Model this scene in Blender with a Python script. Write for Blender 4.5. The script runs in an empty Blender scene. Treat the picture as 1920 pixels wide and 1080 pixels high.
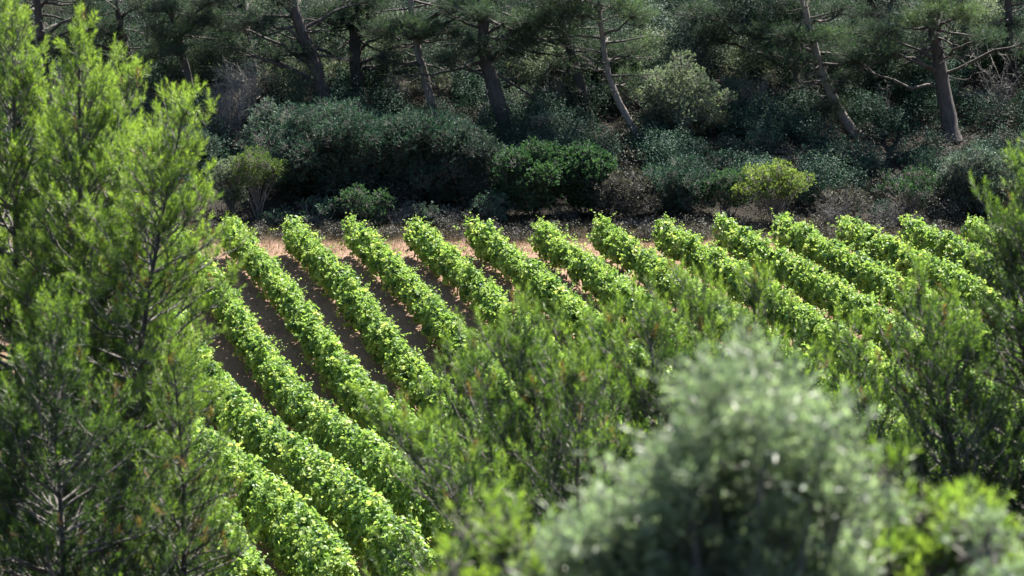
import bpy, math, random
import numpy as np
from mathutils import Vector

# ------------------------------------------------------------------ camera, sky, sun, exposure
SC = bpy.context.scene
COL = SC.collection
H = 37.0                       # eye height above the vineyard floor
FPX = 8000.0                   # focal length in photo pixels (1920 wide) = 150 mm lens
PITCH = math.atan(1820 / FPX)
cam_data = bpy.data.cameras.new('camera')
cam = bpy.data.objects.new('camera', cam_data)
COL.objects.link(cam)
cam.location = (0, 0, H)
cam.rotation_euler = (math.pi / 2 - PITCH, 0, 0)
cam_data.sensor_width = 36
cam_data.lens = FPX / 1920 * 36
cam_data.clip_start = 0.5
cam_data.clip_end = 3000
cam_data.dof.use_dof = True
cam_data.dof.focus_distance = 155
cam_data.dof.aperture_fstop = 5.8
SC.camera = cam

SUN_AZ, SUN_EL = math.radians(34), math.radians(55)   # azimuth from +Y towards +X
w = bpy.data.worlds.new('World')
SC.world = w
w.use_nodes = True
wn = w.node_tree
sky = wn.nodes.new('ShaderNodeTexSky')
sky.sky_type = 'NISHITA'
sky.sun_disc = False
sky.sun_elevation = SUN_EL
sky.sun_rotation = SUN_AZ
bg = wn.nodes['Background']
bg.inputs['Strength'].default_value = 0.065
wn.links.new(sky.outputs[0], bg.inputs['Color'])
sun_data = bpy.data.lights.new('sun', 'SUN')
sun_data.energy = 5.0
sun_data.angle = math.radians(0.5)
sun_data.color = (1.0, 0.95, 0.86)
sun = bpy.data.objects.new('sun', sun_data)
COL.objects.link(sun)
sv = Vector((math.sin(SUN_AZ) * math.cos(SUN_EL), math.cos(SUN_AZ) * math.cos(SUN_EL), math.sin(SUN_EL)))
sun.rotation_euler = (-sv).to_track_quat('-Z', 'Y').to_euler()
sun.location = sv * 100
SC.view_settings.view_transform = 'Standard'
SC.view_settings.look = 'None'
SC.view_settings.exposure = 2.0
SC.view_settings.gamma = 1.0
SC.cycles.max_bounces = 6
SC.cycles.diffuse_bounces = 3
SC.cycles.glossy_bounces = 2
SC.cycles.transmission_bounces = 3
SC.cycles.caustics_reflective = False
SC.cycles.caustics_refractive = False

# ------------------------------------------------------------------ helpers
RNG = np.random.default_rng(7)
random.seed(7)
UP = np.array([0, 0, 1.0])


ROW_YAW = math.atan2(2206, 8000 * math.cos(PITCH) + 1820 * math.sin(PITCH))


def norm(a):
    return a / np.maximum(np.linalg.norm(a, axis=-1, keepdims=True), 1e-9)


def ray(px, py):
    cx, cy = (px - 960) / FPX, (540 - py) / FPX
    c, s = math.cos(PITCH), math.sin(PITCH)
    return np.array([cx, c + cy * s, -s + cy * c])


def at(px, py, Y):
    """world point on the line of sight through a photo pixel, at ground distance Y"""
    d = ray(px, py)
    t = Y / d[1]
    return np.array([0, 0, H]) + d * t


def ground_z(x, y):
    x = np.asarray(x, float)
    y = np.asarray(y, float)
    hill = 34.9 - 0.312 * y
    hill = np.where(hill > 1.5, hill, 1.5 * np.exp((hill - 1.5) / 1.5)) * (y < 128) + 0 * y
    far = np.maximum(y - 173.5, 0)
    far = 0.24 * (np.sqrt(far * far + 9) - 3)
    bump = 0.25 * np.sin(x * 0.31 + 1) * np.sin(y * 0.27) * ((y > 176) | (y < 105))
    # the vineyard floor rolls: a shallow dip on the left, a low swell on the right
    rel = (x * math.cos(ROW_YAW) + y * math.sin(ROW_YAW) - 32.71) / 2.392
    left = 1 / (1 + np.exp((rel - 3.6) * 1.3))
    right = 1 / (1 + np.exp(-(rel - 7.5) * 1.0))
    roll = -1.25 * left * np.exp(-((y - 144.5) / 8.0) ** 2 / 2) + 0.35 * left * np.exp(-((y - 122) / 5.0) ** 2 / 2) + 0.55 * right * np.exp(-((y - 153) / 8.5) ** 2 / 2)
    return hill + far + bump + roll


def gp(px, py):
    """point on the flat vineyard floor seen at a photo pixel"""
    d = ray(px, py)
    t = -H / d[2]
    return np.array([0, 0, H]) + d * t


class MB:
    """collects faces and builds one mesh; every vertex carries a tint"""
    def __init__(self):
        self.v, self.f3, self.f4, self.t = [], [], [], []
        self.n = 0

    def add(self, verts, f3=None, f4=None, tint=0.5):
        verts = np.asarray(verts, np.float32).reshape(-1, 3)
        self.v.append(verts)
        self.t.append(np.broadcast_to(np.asarray(tint, np.float32), (len(verts),)))
        if f3 is not None and len(f3):
            self.f3.append(np.asarray(f3, np.int64).reshape(-1, 3) + self.n)
        if f4 is not None and len(f4):
            self.f4.append(np.asarray(f4, np.int64).reshape(-1, 4) + self.n)
        self.n += len(verts)

    def mesh(self, name, mat, origin=(0, 0, 0), smooth=False):
        me = bpy.data.meshes.new(name)
        V = np.concatenate(self.v) - np.asarray(origin, np.float32)
        T = np.concatenate(self.t)
        f3 = np.concatenate(self.f3) if self.f3 else np.zeros((0, 3), np.int64)
        f4 = np.concatenate(self.f4) if self.f4 else np.zeros((0, 4), np.int64)
        loops = np.concatenate([f3.ravel(), f4.ravel()]).astype(np.int32)
        starts = np.concatenate([np.arange(len(f3)) * 3, len(f3) * 3 + np.arange(len(f4)) * 4]).astype(np.int32)
        me.vertices.add(len(V))
        me.vertices.foreach_set('co', V.astype(np.float32).ravel())
        me.loops.add(len(loops))
        me.loops.foreach_set('vertex_index', loops)
        me.polygons.add(len(starts))
        me.polygons.foreach_set('loop_start', starts)
        me.polygons.foreach_set('use_smooth', np.full(len(starts), smooth))
        at_ = me.attributes.new('tint', 'FLOAT', 'POINT')
        at_.data.foreach_set('value', T.astype(np.float32))
        me.update(calc_edges=True)
        me.materials.append(mat)
        return me

    def build(self, name, mat, parent=None, origin=(0, 0, 0), smooth=False):
        o = bpy.data.objects.new(name, self.mesh(name, mat, origin, smooth))
        COL.objects.link(o)
        if parent:
            o.parent = parent
        return o


def thing(name, label, cat, loc, group=None):
    o = bpy.data.objects.new(name, None)
    COL.objects.link(o)
    o.location = [float(c) for c in loc]
    o.empty_display_size = 0.3
    o['label'] = label
    o['category'] = cat
    if group:
        o['group'] = group
    return o


def tube(mb, pts, rad, sides=6, tint=0.5):
    pts = np.asarray(pts, float)
    k = len(pts)
    rad = np.broadcast_to(np.asarray(rad, float), (k,))
    T = norm(np.gradient(pts, axis=0))
    ref = np.array([1.0, 0.13, 0.07]) if abs(T[0][0]) < 0.8 else np.array([0.05, 1.0, 0.1])
    U = norm(np.cross(T, ref))
    W = np.cross(T, U)
    a = np.arange(sides) * 2 * math.pi / sides
    ring = pts[:, None] + rad[:, None, None] * (U[:, None] * np.cos(a)[None, :, None] + W[:, None] * np.sin(a)[None, :, None])
    V = ring.reshape(-1, 3)
    i = np.arange(k - 1)[:, None] * sides
    j = np.arange(sides)[None]
    j2 = (j + 1) % sides
    F = np.stack([i + j, i + j2, i + sides + j2, i + sides + j], -1).reshape(-1, 4)
    mb.add(V, f4=F, tint=tint)


def prisms(mb, A, B, ra, rb, tint=0.5):
    """many thin three-sided twigs at once"""
    A, B = np.asarray(A, float), np.asarray(B, float)
    n = len(A)
    if n == 0:
        return
    D = norm(B - A)
    U = norm(np.cross(D, np.array([0.3, 0.9, 0.21])))
    W = np.cross(D, U)
    ra = np.broadcast_to(ra, (n,))
    rb = np.broadcast_to(rb, (n,))
    vs = []
    for P, r in ((A, ra), (B, rb)):
        for k in range(3):
            a = k * 2.0944
            vs.append(P + r[:, None] * (U * math.cos(a) + W * math.sin(a)))
    V = np.stack(vs, 1)
    b = np.arange(n)[:, None] * 6
    F = np.concatenate([b + np.array([[k, (k + 1) % 3, 3 + (k + 1) % 3, 3 + k]]) for k in range(3)], 0)
    t = np.repeat(np.broadcast_to(np.asarray(tint, float), (n,)), 6)
    mb.add(V.reshape(-1, 3), f4=F, tint=t)


def needles(mb, P, D, L, tint, per, nl, nw, rng, spread=(62, 24)):
    n = len(P)
    if n == 0:
        return
    P, D, L, tint = (np.repeat(np.asarray(a, float), per, axis=0) for a in (P, D, L, tint))
    m = n * per
    s = rng.uniform(0.05, 1, m)
    th = np.radians(spread[0] + (spread[1] - spread[0]) * s + rng.normal(0, 9, m))
    ph = rng.uniform(0, 2 * math.pi, m)
    U = norm(np.cross(D, rng.normal(0, 1, (m, 3))))
    W = np.cross(D, U)
    dirn = D * np.cos(th)[:, None] + (U * np.cos(ph)[:, None] + W * np.sin(ph)[:, None]) * np.sin(th)[:, None]
    base = P + D * (L * s)[:, None]
    side = norm(np.cross(dirn, rng.normal(0, 1, (m, 3)))) * (nw / 2)
    ln = nl * rng.uniform(0.7, 1.15, m) * (1 - 0.25 * s)
    tip = base + dirn * ln[:, None]
    V = np.stack([base - side, base + side, tip], 1).reshape(-1, 3)
    F = np.arange(m * 3).reshape(-1, 3)
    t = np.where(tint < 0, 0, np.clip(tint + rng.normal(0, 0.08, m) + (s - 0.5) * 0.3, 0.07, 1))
    t = np.repeat(t, 3)
    mb.add(V, f3=F, tint=t)


def leaves(mb, P, D, N, ln, wd, tint, fold=0.25, mid=0.45):
    """two-triangle folded leaves: base P, long axis D, face normal N"""
    n = len(P)
    if n == 0:
        return
    D = norm(D)
    S = norm(np.cross(D, N))
    N = np.cross(S, D)
    ln = np.broadcast_to(ln, (n,))[:, None]
    wd = np.broadcast_to(wd, (n,))[:, None]
    m = P + D * ln * mid - N * wd * fold * 0.5
    V = np.stack([P, m + S * wd * 0.5 + N * wd * fold, P + D * ln, m - S * wd * 0.5 + N * wd * fold], 1).reshape(-1, 3)
    b = np.arange(n)[:, None] * 4
    F = np.concatenate([b + np.array([[0, 1, 2]]), b + np.array([[0, 2, 3]])], 0)
    mb.add(V, f3=F, tint=np.repeat(np.broadcast_to(tint, (n,)), 4))


def lobed(mb, P, D, N, ln, wd, tint, fold=0.22):
    """broad folded leaves with shoulders, four triangles each"""
    n = len(P)
    D = norm(D)
    S = norm(np.cross(D, N))
    N = np.cross(S, D)
    ln = np.broadcast_to(ln, (n,))[:, None]
    wd = np.broadcast_to(wd, (n,))[:, None]

    def pt(a, b):
        return P + D * ln * a + S * wd * b + N * wd * (fold * abs(b) * 1.6)
    V = np.stack([pt(0.05, 0), pt(0.12, 0.42), pt(0.62, 0.5), pt(1, 0), pt(0.62, -0.5), pt(0.12, -0.42)], 1).reshape(-1, 3)
    b = np.arange(n)[:, None] * 6
    F = np.concatenate([b + np.array([t]) for t in ([0, 1, 2], [0, 2, 3], [0, 3, 4], [0, 4, 5])], 0)
    mb.add(V, f3=F, tint=np.repeat(np.broadcast_to(tint, (n,)), 6))


# ------------------------------------------------------------------ materials
def new_mat(name):
    m = bpy.data.materials.new(name)
    m.use_nodes = True
    nt = m.node_tree
    p = nt.nodes['Principled BSDF']
    return m, nt, p


def ramp(nt, fac, stops):
    r = nt.nodes.new('ShaderNodeValToRGB')
    e = r.color_ramp.elements
    while len(e) < len(stops):
        e.new(0.5)
    for el, (pos, c) in zip(e, stops):
        el.position = pos
        el.color = (*c, 1)
    nt.links.new(fac, r.inputs[0])
    return r


def leaf_mat(name, stops, trans=0.4, tcol=(1.5, 1.7, 0.7), rough=0.5, spec=0.35, back=None):
    m, nt, p = new_mat(name)
    a = nt.nodes.new('ShaderNodeAttribute')
    a.attribute_name = 'tint'
    r = ramp(nt, a.outputs['Fac'], stops)
    col = r.outputs[0]
    if back:
        g = nt.nodes.new('ShaderNodeNewGeometry')
        mx = nt.nodes.new('ShaderNodeMixRGB')
        mx.inputs[2].default_value = (*back, 1)
        nt.links.new(g.outputs['Backfacing'], mx.inputs[0])
        nt.links.new(col, mx.inputs[1])
        colf = mx.outputs[0]
    else:
        colf = col
    nt.links.new(colf, p.inputs['Base Color'])
    p.inputs['Roughness'].default_value = rough
    p.inputs['Specular IOR Level'].default_value = spec
    t = nt.nodes.new('ShaderNodeBsdfTranslucent')
    mul = nt.nodes.new('ShaderNodeMixRGB')
    mul.blend_type = 'MULTIPLY'
    mul.inputs[0].default_value = 1
    mul.inputs[2].default_value = (*tcol, 1)
    nt.links.new(col, mul.inputs[1])
    nt.links.new(mul.outputs[0], t.inputs['Color'])
    ms = nt.nodes.new('ShaderNodeMixShader')
    ms.inputs[0].default_value = trans
    nt.links.new(p.outputs[0], ms.inputs[1])
    nt.links.new(t.outputs[0], ms.inputs[2])
    nt.links.new(ms.outputs[0], nt.nodes['Material Output'].inputs[0])
    return m


def bark_mat(name, c1, c2, scale=6.0):
    m, nt, p = new_mat(name)
    tc = nt.nodes.new('ShaderNodeTexCoord')
    mp = nt.nodes.new('ShaderNodeMapping')
    mp.inputs['Scale'].default_value = (scale, scale, scale * 0.25)
    nz = nt.nodes.new('ShaderNodeTexNoise')
    nz.inputs['Scale'].default_value = 2.2
    nz.inputs['Detail'].default_value = 6
    nz.inputs['Roughness'].default_value = 0.7
    nt.links.new(tc.outputs['Object'], mp.inputs[0])
    nt.links.new(mp.outputs[0], nz.inputs['Vector'])
    r = ramp(nt, nz.outputs['Fac'], [(0.33, c1), (0.66, c2)])
    nt.links.new(r.outputs[0], p.inputs['Base Color'])
    p.inputs['Roughness'].default_value = 0.85
    b = nt.nodes.new('ShaderNodeBump')
    b.inputs['Strength'].default_value = 0.8
    b.inputs['Distance'].default_value = 0.06
    nt.links.new(nz.outputs['Fac'], b.inputs['Height'])
    nt.links.new(b.outputs[0], p.inputs['Normal'])
    return m


M_VINE = leaf_mat('vine_leaf', [(0, (0.032, 0.085, 0.030)), (0.5, (0.175, 0.285, 0.066)), (1, (0.38, 0.45, 0.14))],
                  trans=0.45, tcol=(1.6, 1.6, 1.05), rough=0.5, spec=0.4)
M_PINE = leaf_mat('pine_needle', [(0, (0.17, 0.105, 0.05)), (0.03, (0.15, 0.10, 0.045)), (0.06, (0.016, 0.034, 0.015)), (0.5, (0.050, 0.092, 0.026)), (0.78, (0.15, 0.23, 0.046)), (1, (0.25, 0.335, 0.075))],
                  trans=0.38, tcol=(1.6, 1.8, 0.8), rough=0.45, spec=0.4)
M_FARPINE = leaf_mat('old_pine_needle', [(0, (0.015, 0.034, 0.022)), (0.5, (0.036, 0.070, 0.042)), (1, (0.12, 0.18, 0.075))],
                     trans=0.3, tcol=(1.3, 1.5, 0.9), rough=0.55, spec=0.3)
M_OLIVE = leaf_mat('olive_leaf', [(0, (0.10, 0.14, 0.085)), (0.6, (0.175, 0.225, 0.14)), (1, (0.26, 0.31, 0.195))],
                   trans=0.55, tcol=(1.3, 1.45, 1.0), rough=0.4, spec=0.55, back=(0.38, 0.45, 0.36))
M_SHRUB = {  # leaf colours darkened and shifted blue, painting the wood's shade and haze
    'dark': leaf_mat('lentisk_leaf', [(0, (0.012, 0.032, 0.022)), (0.5, (0.034, 0.070, 0.054)), (1, (0.10, 0.16, 0.11))], 0.22, (1.2, 1.4, 0.9), 0.6, 0.16),
    'grey': leaf_mat('grey_green_leaf', [(0, (0.022, 0.040, 0.032)), (0.5, (0.060, 0.092, 0.076)), (1, (0.18, 0.24, 0.18))], 0.22, (1.2, 1.3, 0.9), 0.6, 0.16),
    'fresh': leaf_mat('fresh_green_leaf', [(0, (0.014, 0.038, 0.020)), (0.5, (0.034, 0.074, 0.044)), (1, (0.085, 0.145, 0.07))], 0.32, (1.4, 1.6, 0.8), 0.6, 0.16),
    'yellow': leaf_mat('yellow_green_leaf', [(0, (0.03, 0.060, 0.022)), (0.5, (0.085, 0.135, 0.040)), (1, (0.20, 0.255, 0.085))], 0.4, (1.6, 1.7, 0.8), 0.6, 0.16),
    'pale': leaf_mat('sunlit_holm_oak_leaf', [(0, (0.04, 0.06, 0.040)), (0.5, (0.135, 0.175, 0.125)), (1, (0.31, 0.35, 0.27))], 0.3, (1.4, 1.5, 0.9), 0.6, 0.18),  # grey green oak, lightened to paint sunlight on its leaves
    'brown': leaf_mat('brownish_leaf', [(0, (0.026, 0.026, 0.024)), (0.5, (0.055, 0.054, 0.046)), (1, (0.11, 0.11, 0.085))], 0.2, (1.2, 1.2, 0.9), 0.6, 0.2),
}
M_TWIG = bark_mat('dry_twig', (0.10, 0.095, 0.088), (0.24, 0.225, 0.21), 8)
M_BARK = bark_mat('pine_bark', (0.028, 0.024, 0.023), (0.105, 0.090, 0.084), 5)
M_BARK_PALE = bark_mat('pale_bark', (0.10, 0.085, 0.075), (0.24, 0.21, 0.19), 7)
M_BRANCH = bark_mat('sunlit_grey_branch', (0.075, 0.068, 0.06), (0.27, 0.25, 0.225), 9)  # grey bark brightened to paint a sunlit look on the branches
M_VWOOD = bark_mat('vine_wood', (0.05, 0.032, 0.024), (0.15, 0.095, 0.07), 14)


def soil_mat():
    m, nt, p = new_mat('soil')
    g = nt.nodes.new('ShaderNodeNewGeometry')
    n1 = nt.nodes.new('ShaderNodeTexNoise')
    n1.inputs['Scale'].default_value = 0.5
    n1.inputs['Detail'].default_value = 8
    n1.inputs['Roughness'].default_value = 0.65
    n2 = nt.nodes.new('ShaderNodeTexNoise')
    n2.inputs['Scale'].default_value = 7
    n2.inputs['Detail'].default_value = 8
    n2.inputs['Roughness'].default_value = 0.75
    for n in (n1, n2):
        nt.links.new(g.outputs['Position'], n.inputs['Vector'])
    r1 = ramp(nt, n1.outputs['Fac'], [(0.3, (0.20, 0.130, 0.095)), (0.55, (0.265, 0.172, 0.126)), (0.75, (0.27, 0.20, 0.155))])
    r2 = ramp(nt, n2.outputs['Fac'], [(0.3, (0.75, 0.73, 0.72)), (0.62, (1.1, 1.09, 1.08))])
    mul = nt.nodes.new('ShaderNodeMixRGB')
    mul.blend_type = 'MULTIPLY'
    mul.inputs[0].default_value = 1
    nt.links.new(r1.outputs[0], mul.inputs[1])
    nt.links.new(r2.outputs[0], mul.inputs[2])
    # leaf litter on both slopes, its dark edge painting tree shade on the track
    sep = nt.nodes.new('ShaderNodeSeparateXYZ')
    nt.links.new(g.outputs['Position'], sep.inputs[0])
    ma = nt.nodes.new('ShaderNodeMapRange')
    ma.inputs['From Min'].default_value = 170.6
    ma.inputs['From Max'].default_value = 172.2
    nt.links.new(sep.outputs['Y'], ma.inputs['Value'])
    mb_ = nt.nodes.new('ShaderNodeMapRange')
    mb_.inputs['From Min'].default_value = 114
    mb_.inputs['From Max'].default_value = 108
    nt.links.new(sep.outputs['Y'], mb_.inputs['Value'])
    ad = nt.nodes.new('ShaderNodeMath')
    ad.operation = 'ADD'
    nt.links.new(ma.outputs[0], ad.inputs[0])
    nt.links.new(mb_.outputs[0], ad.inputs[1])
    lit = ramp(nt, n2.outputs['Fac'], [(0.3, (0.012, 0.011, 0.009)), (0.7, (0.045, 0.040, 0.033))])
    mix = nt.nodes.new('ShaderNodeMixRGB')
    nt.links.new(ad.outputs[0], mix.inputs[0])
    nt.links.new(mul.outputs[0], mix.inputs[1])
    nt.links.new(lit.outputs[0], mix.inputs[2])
    nt.links.new(mix.outputs[0], p.inputs['Base Color'])
    p.inputs['Roughness'].default_value = 0.95
    p.inputs['Specular IOR Level'].default_value = 0.1
    b = nt.nodes.new('ShaderNodeBump')
    b.inputs['Strength'].default_value = 1.0
    b.inputs['Distance'].default_value = 0.12
    nt.links.new(n2.outputs['Fac'], b.inputs['Height'])
    nt.links.new(b.outputs[0], p.inputs['Normal'])
    return m


M_SOIL = soil_mat()
M_STRAW = leaf_mat('dry_grass_blade', [(0, (0.14, 0.10, 0.06)), (0.6, (0.20, 0.145, 0.09)), (1, (0.10, 0.14, 0.045))], 0.25, (1.2, 1.2, 0.9), 0.7, 0.2)


# ------------------------------------------------------------------ ground
def build_ground():
    xs = np.unique(np.concatenate([np.linspace(-600, -40, 30), np.linspace(-40, 40, 161), np.linspace(40, 600, 30)]))
    ys = np.unique(np.concatenate([np.linspace(-200, 0, 15), np.linspace(0, 110, 56), np.linspace(110, 215, 300), np.linspace(215, 900, 50)]))
    X, Y = np.meshgrid(xs, ys)
    Z = ground_z(X, Y)
    # shallow furrows along the vine rows
    c, s = math.cos(ROW_YAW), math.sin(ROW_YAW)
    q = X * c + Y * s
    rel = (q - ROW_Q0) / ROW_SP
    fl = (Y > 112) & (Y < 169)
    Z = Z + fl * (0.05 * np.cos(rel * 2 * math.pi) + 0.02 * np.sin(rel * 2 * math.pi * 5))
    r = np.random.default_rng(3)
    Z = Z + r.normal(0, 0.015, Z.shape) * ((Y > 110) & (Y < 215))
    V = np.stack([X, Y, Z], -1).reshape(-1, 3)
    nx, ny = len(xs), len(ys)
    i = np.arange(ny - 1)[:, None] * nx + np.arange(nx - 1)[None]
    F = np.stack([i, i + 1, i + 1 + nx, i + nx], -1).reshape(-1, 4)
    mb = MB()
    mb.add(V, f4=F)
    o = mb.build('ground', M_SOIL, smooth=True)
    o['kind'] = 'structure'
    o['label'] = 'reddish brown vineyard soil with wooded slopes on both sides'
    # clods lying on the tilled soil
    n = 12000
    px = r.uniform(-24, 24, n)
    py = r.uniform(113, 171.5, n)
    sz = r.uniform(0.012, 0.045, n) * r.choice([1, 1, 1.8], n)
    dirs = norm(r.normal(0, 1, (5, 3)))
    base = np.array([[1, 0, 0.1], [-0.2, 0.95, 0], [-0.9, -0.2, 0.05], [0.1, -1, 0], [0.1, 0.1, 0.8]])
    V = base[None] * sz[:, None, None] * r.uniform(0.6, 1.3, (n, 5, 1))
    a = r.uniform(0, 6.28, n)
    R = np.zeros((n, 3, 3))
    R[:, 0, 0] = np.cos(a); R[:, 0, 1] = -np.sin(a); R[:, 1, 0] = np.sin(a); R[:, 1, 1] = np.cos(a); R[:, 2, 2] = 1
    V = np.einsum('nij,nkj->nki', R, V) + np.stack([px, py, ground_z(px, py) + 0.02], -1)[:, None]
    b = np.arange(n)[:, None] * 5
    F = np.concatenate([b + np.array([[k, (k + 1) % 4, 4]]) for k in range(4)], 0)
    mb = MB()
    mb.add(V.reshape(-1, 3), f3=F)
    o = mb.build('soil_clods', M_SOIL)
    o['kind'] = 'stuff'
    o['label'] = 'small clods and stones strewn over the tilled vineyard soil'
    o['category'] = 'soil'
    # dry grass and weeds along the headland and under the rows
    n = 17000
    px = r.uniform(-24, 24, n)
    py = np.where(r.uniform(0, 1, n) < 0.6, r.uniform(168.6, 175, n), r.uniform(113, 170, n))
    q = px * c + py * s
    rel = np.abs(((q - ROW_Q0) / ROW_SP + 0.5) % 1 - 0.5)
    keep = (py > 168.6) | (rel < 0.2)
    px, py = px[keep], py[keep]
    px, py = np.repeat(px, 4) + r.normal(0, 0.05, len(px) * 4), np.repeat(py, 4) + r.normal(0, 0.05, len(py) * 4)
    P = np.stack([px, py, ground_z(px, py)], -1)
    D = norm(r.normal(0, 0.45, P.shape) + UP)
    mb = MB()
    leaves(mb, P, D, r.normal(0, 1, P.shape), r.uniform(0.08, 0.3, len(P)), 0.016, r.uniform(0, 1, len(P)))
    o = mb.build('dry_grass', M_STRAW)
    o['kind'] = 'stuff'
    o['label'] = 'dry straw coloured grass tufts along the headland and under the vines'
    o['category'] = 'grass'


# ------------------------------------------------------------------ vines
ROW_DIR = np.array([math.sin(ROW_YAW), -math.cos(ROW_YAW), 0])      # towards the camera
ROW_PERP = np.array([math.cos(ROW_YAW), math.sin(ROW_YAW), 0])
g0, g1 = gp(432, 482), gp(547, 482)
ROW_SP = float(np.dot(g1 - g0, ROW_PERP))
ROW_Q0 = float(np.dot(g0, ROW_PERP))


def snoise(t, seed, octs=3):
    r = np.random.default_rng(seed)
    v = np.zeros_like(t)
    for k in range(octs):
        f = 0.55 * 2 ** k
        v += np.sin(t * f * 2 * math.pi / 1.7 + r.uniform(0, 6.28)) * r.uniform(0.6, 1) / (1.5 ** k)
        v += np.sin(t * f * 1.37 * 2 * math.pi / 1.7 + r.uniform(0, 6.28)) * r.uniform(0.4, 0.8) / (1.5 ** k)
    return v / 3


def vine_trunk_meshes():
    out = []
    for k in range(4):
        r = np.random.default_rng(50 + k)
        mb = MB()
        pts = [np.array([0, 0, -0.05])]
        for j in range(5):
            pts.append(pts[-1] + np.array([r.normal(0, 0.025), r.normal(0, 0.02), 0.13]))
        tube(mb, pts, [0.036, 0.03, 0.027, 0.026, 0.028, 0.026], 6)
        head = pts[-1]
        for sgn in (-1, 1):
            arm = [head - np.array([0, 0, 0.03])]
            for j in range(4):
                arm.append(arm[-1] + sgn * ROW_DIR * 0.1 + np.array([0, 0, r.normal(0.012, 0.015)]))
            tube(mb, arm, [0.024, 0.021, 0.018, 0.015, 0.01], 5)
        tube(mb, [np.array([0.04, 0.02, -0.05]), np.array([0.05, 0.02, 1.2])], 0.011, 5)   # training stake
        out.append(mb.mesh('vine_trunk', M_VWOOD, smooth=True))
    return out


def vine_row(i, label, trunks):
    r = np.random.default_rng(1000 + i)
    fx = 432 + 115 * i + r.uniform(-7, 7)
    far = gp(432 + 115 * i, 482) + ROW_DIR * r.uniform(-0.35, 0.35)
    L = (far[1] - 116) / math.cos(ROW_YAW)
    root = thing('vine_row', label, 'vine row', far, 'parallel rows of vines across the vineyard')
    # plants every metre, each with its own vigour
    sp = 0.78
    nv = int(L / sp)
    vt = (np.arange(nv) + 0.3) * sp
    vig = np.clip(r.normal(1.0, 0.15, nv), 0.6, 1.3)
    weak = r.uniform(0, 1, nv) < 0.05
    vig[weak] = 0.5
    # leaves: hedge shell + inner leaves + loose shoots
    mb = MB()
    n = int(L * 960)
    t = -0.3 + (L + 0.3) * r.uniform(0, 1, n) ** 0.85
    vi = np.clip((t / sp).astype(int), 0, nv - 1)
    local = np.cos(((t - 0.3 * sp) / sp) * 2 * math.pi)
    big = (1 + 0.17 * snoise(t, 300 + i, 3) + 0.09 * local + (vig[vi] - 1) * 0.8) * (1 + 1.1 * np.clip((t - 5) / (L - 5), 0, 1))
    hw = 0.28 * big
    hh = 0.55 * big ** 0.8
    zc = 0.97 + 0.30 * np.clip((t - 6) / (L - 6), 0, 1) + 0.09 * snoise(t, 400 + i, 2)
    off = 0.10 * snoise(t, 500 + i, 3)
    ang = r.uniform(0, 2 * math.pi, n)
    rad = np.clip(1.02 - np.abs(r.normal(0, 0.20, n)), 0.15, 1.1)
    ca, sa = np.cos(ang), np.sin(ang)
    pw = 0.95                                    # superellipse: boxy hedge section
    u = np.sign(ca) * np.abs(ca) ** pw
    v = np.sign(sa) * np.abs(sa) ** pw
    lump = 1 + 0.28 * np.sin(t * 4.1 + ang * 2 + i) * np.sin(t * 2.3 + ang * 3) + r.normal(0, 0.05, n)
    q = off + hw * u * rad * lump * (1 - 0.32 * np.clip(v, -0.4, 1))
    z = zc + hh * v * rad * lump
    keep = (z > 0.36 + 0.14 * r.uniform(0, 1, n))
    # ragged underside and a few real gaps showing the darkness inside
    keep &= ~((np.sin(t * 3.3 + i * 1.7) * np.sin(t * 1.9 + ang * 1.0 + i) > 0.62) & (r.uniform(0, 1, n) < 0.5))
    t, q, z, u, v, n = t[keep], q[keep], z[keep], u[keep], v[keep], keep.sum()
    def lift(P):
        P = np.array(P, float)
        P[..., 2] += ground_z(P[..., 0] + far[0], P[..., 1] + far[1]) - far[2]
        return P
    C = lift(ROW_DIR * t[:, None] + ROW_PERP * q[:, None] + UP * z[:, None])
    out = ROW_PERP * u[:, None] + UP * (v[:, None] + 0.35)
    N = norm(norm(out) * 0.9 + r.normal(0, 0.55, (n, 3)))
    D = norm(np.cross(N, r.normal(0, 1, (n, 3))) - UP * 0.35)
    patch = 0.12 * snoise(t * 1.7, 900 + i, 2)
    # leaves of one shoot share their colour: older dark ones, young pale ones
    cell = (np.floor(t / 0.28) * 73856 + np.floor((q + 3) / 0.2) * 19349 + np.floor(z / 0.25) * 83492).astype(np.int64) % 4096
    shoot_t = r.normal(0, 0.22, 4096)[cell]
    tint = np.clip(0.47 + patch + shoot_t + r.normal(0, 0.07, n) + 0.2 * (r.uniform(0, 1, n) < 0.03), 0, 1)
    C = C + (r.normal(0, 0.07, (4096, 3)))[cell]
    sz = r.uniform(0.10, 0.18, n)
    lobed(mb, C, D, N, sz, sz * 0.95, tint)
    # loose shoots above and at the sides
    ns = int(L * 14)
    st = r.uniform(-0.2, L, ns)
    sq = 0.10 * snoise(st, 500 + i, 3) + r.normal(0, 0.2, ns)
    sz0 = 1.40 + 0.55 * np.clip(st / L, 0, 1) + 0.09 * snoise(st, 400 + i, 2) + r.uniform(-0.15, 0.15, ns) - 1.2 * np.clip(np.abs(sq) - 0.2, 0, 1)
    sd = norm(UP * 0.8 + ROW_PERP * (sq * 2.2)[:, None] + r.normal(0, 0.4, (ns, 3)))
    sl = r.gamma(3.0, 0.09, ns)
    A = lift(ROW_DIR * st[:, None] + ROW_PERP * sq[:, None] + UP * sz0[:, None])
    k = 8
    ff = np.tile(np.linspace(0.15, 1, k), ns)
    PP = np.repeat(A, k, 0) + np.repeat(sd, k, 0) * (np.repeat(sl, k) * ff)[:, None] + r.normal(0, 0.025, (ns * k, 3))
    PP[:, 2] -= np.repeat(sl, k) ** 2 * ff ** 2 * 0.35
    NN = norm(r.normal(0, 0.7, PP.shape) + UP * 0.6)
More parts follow.
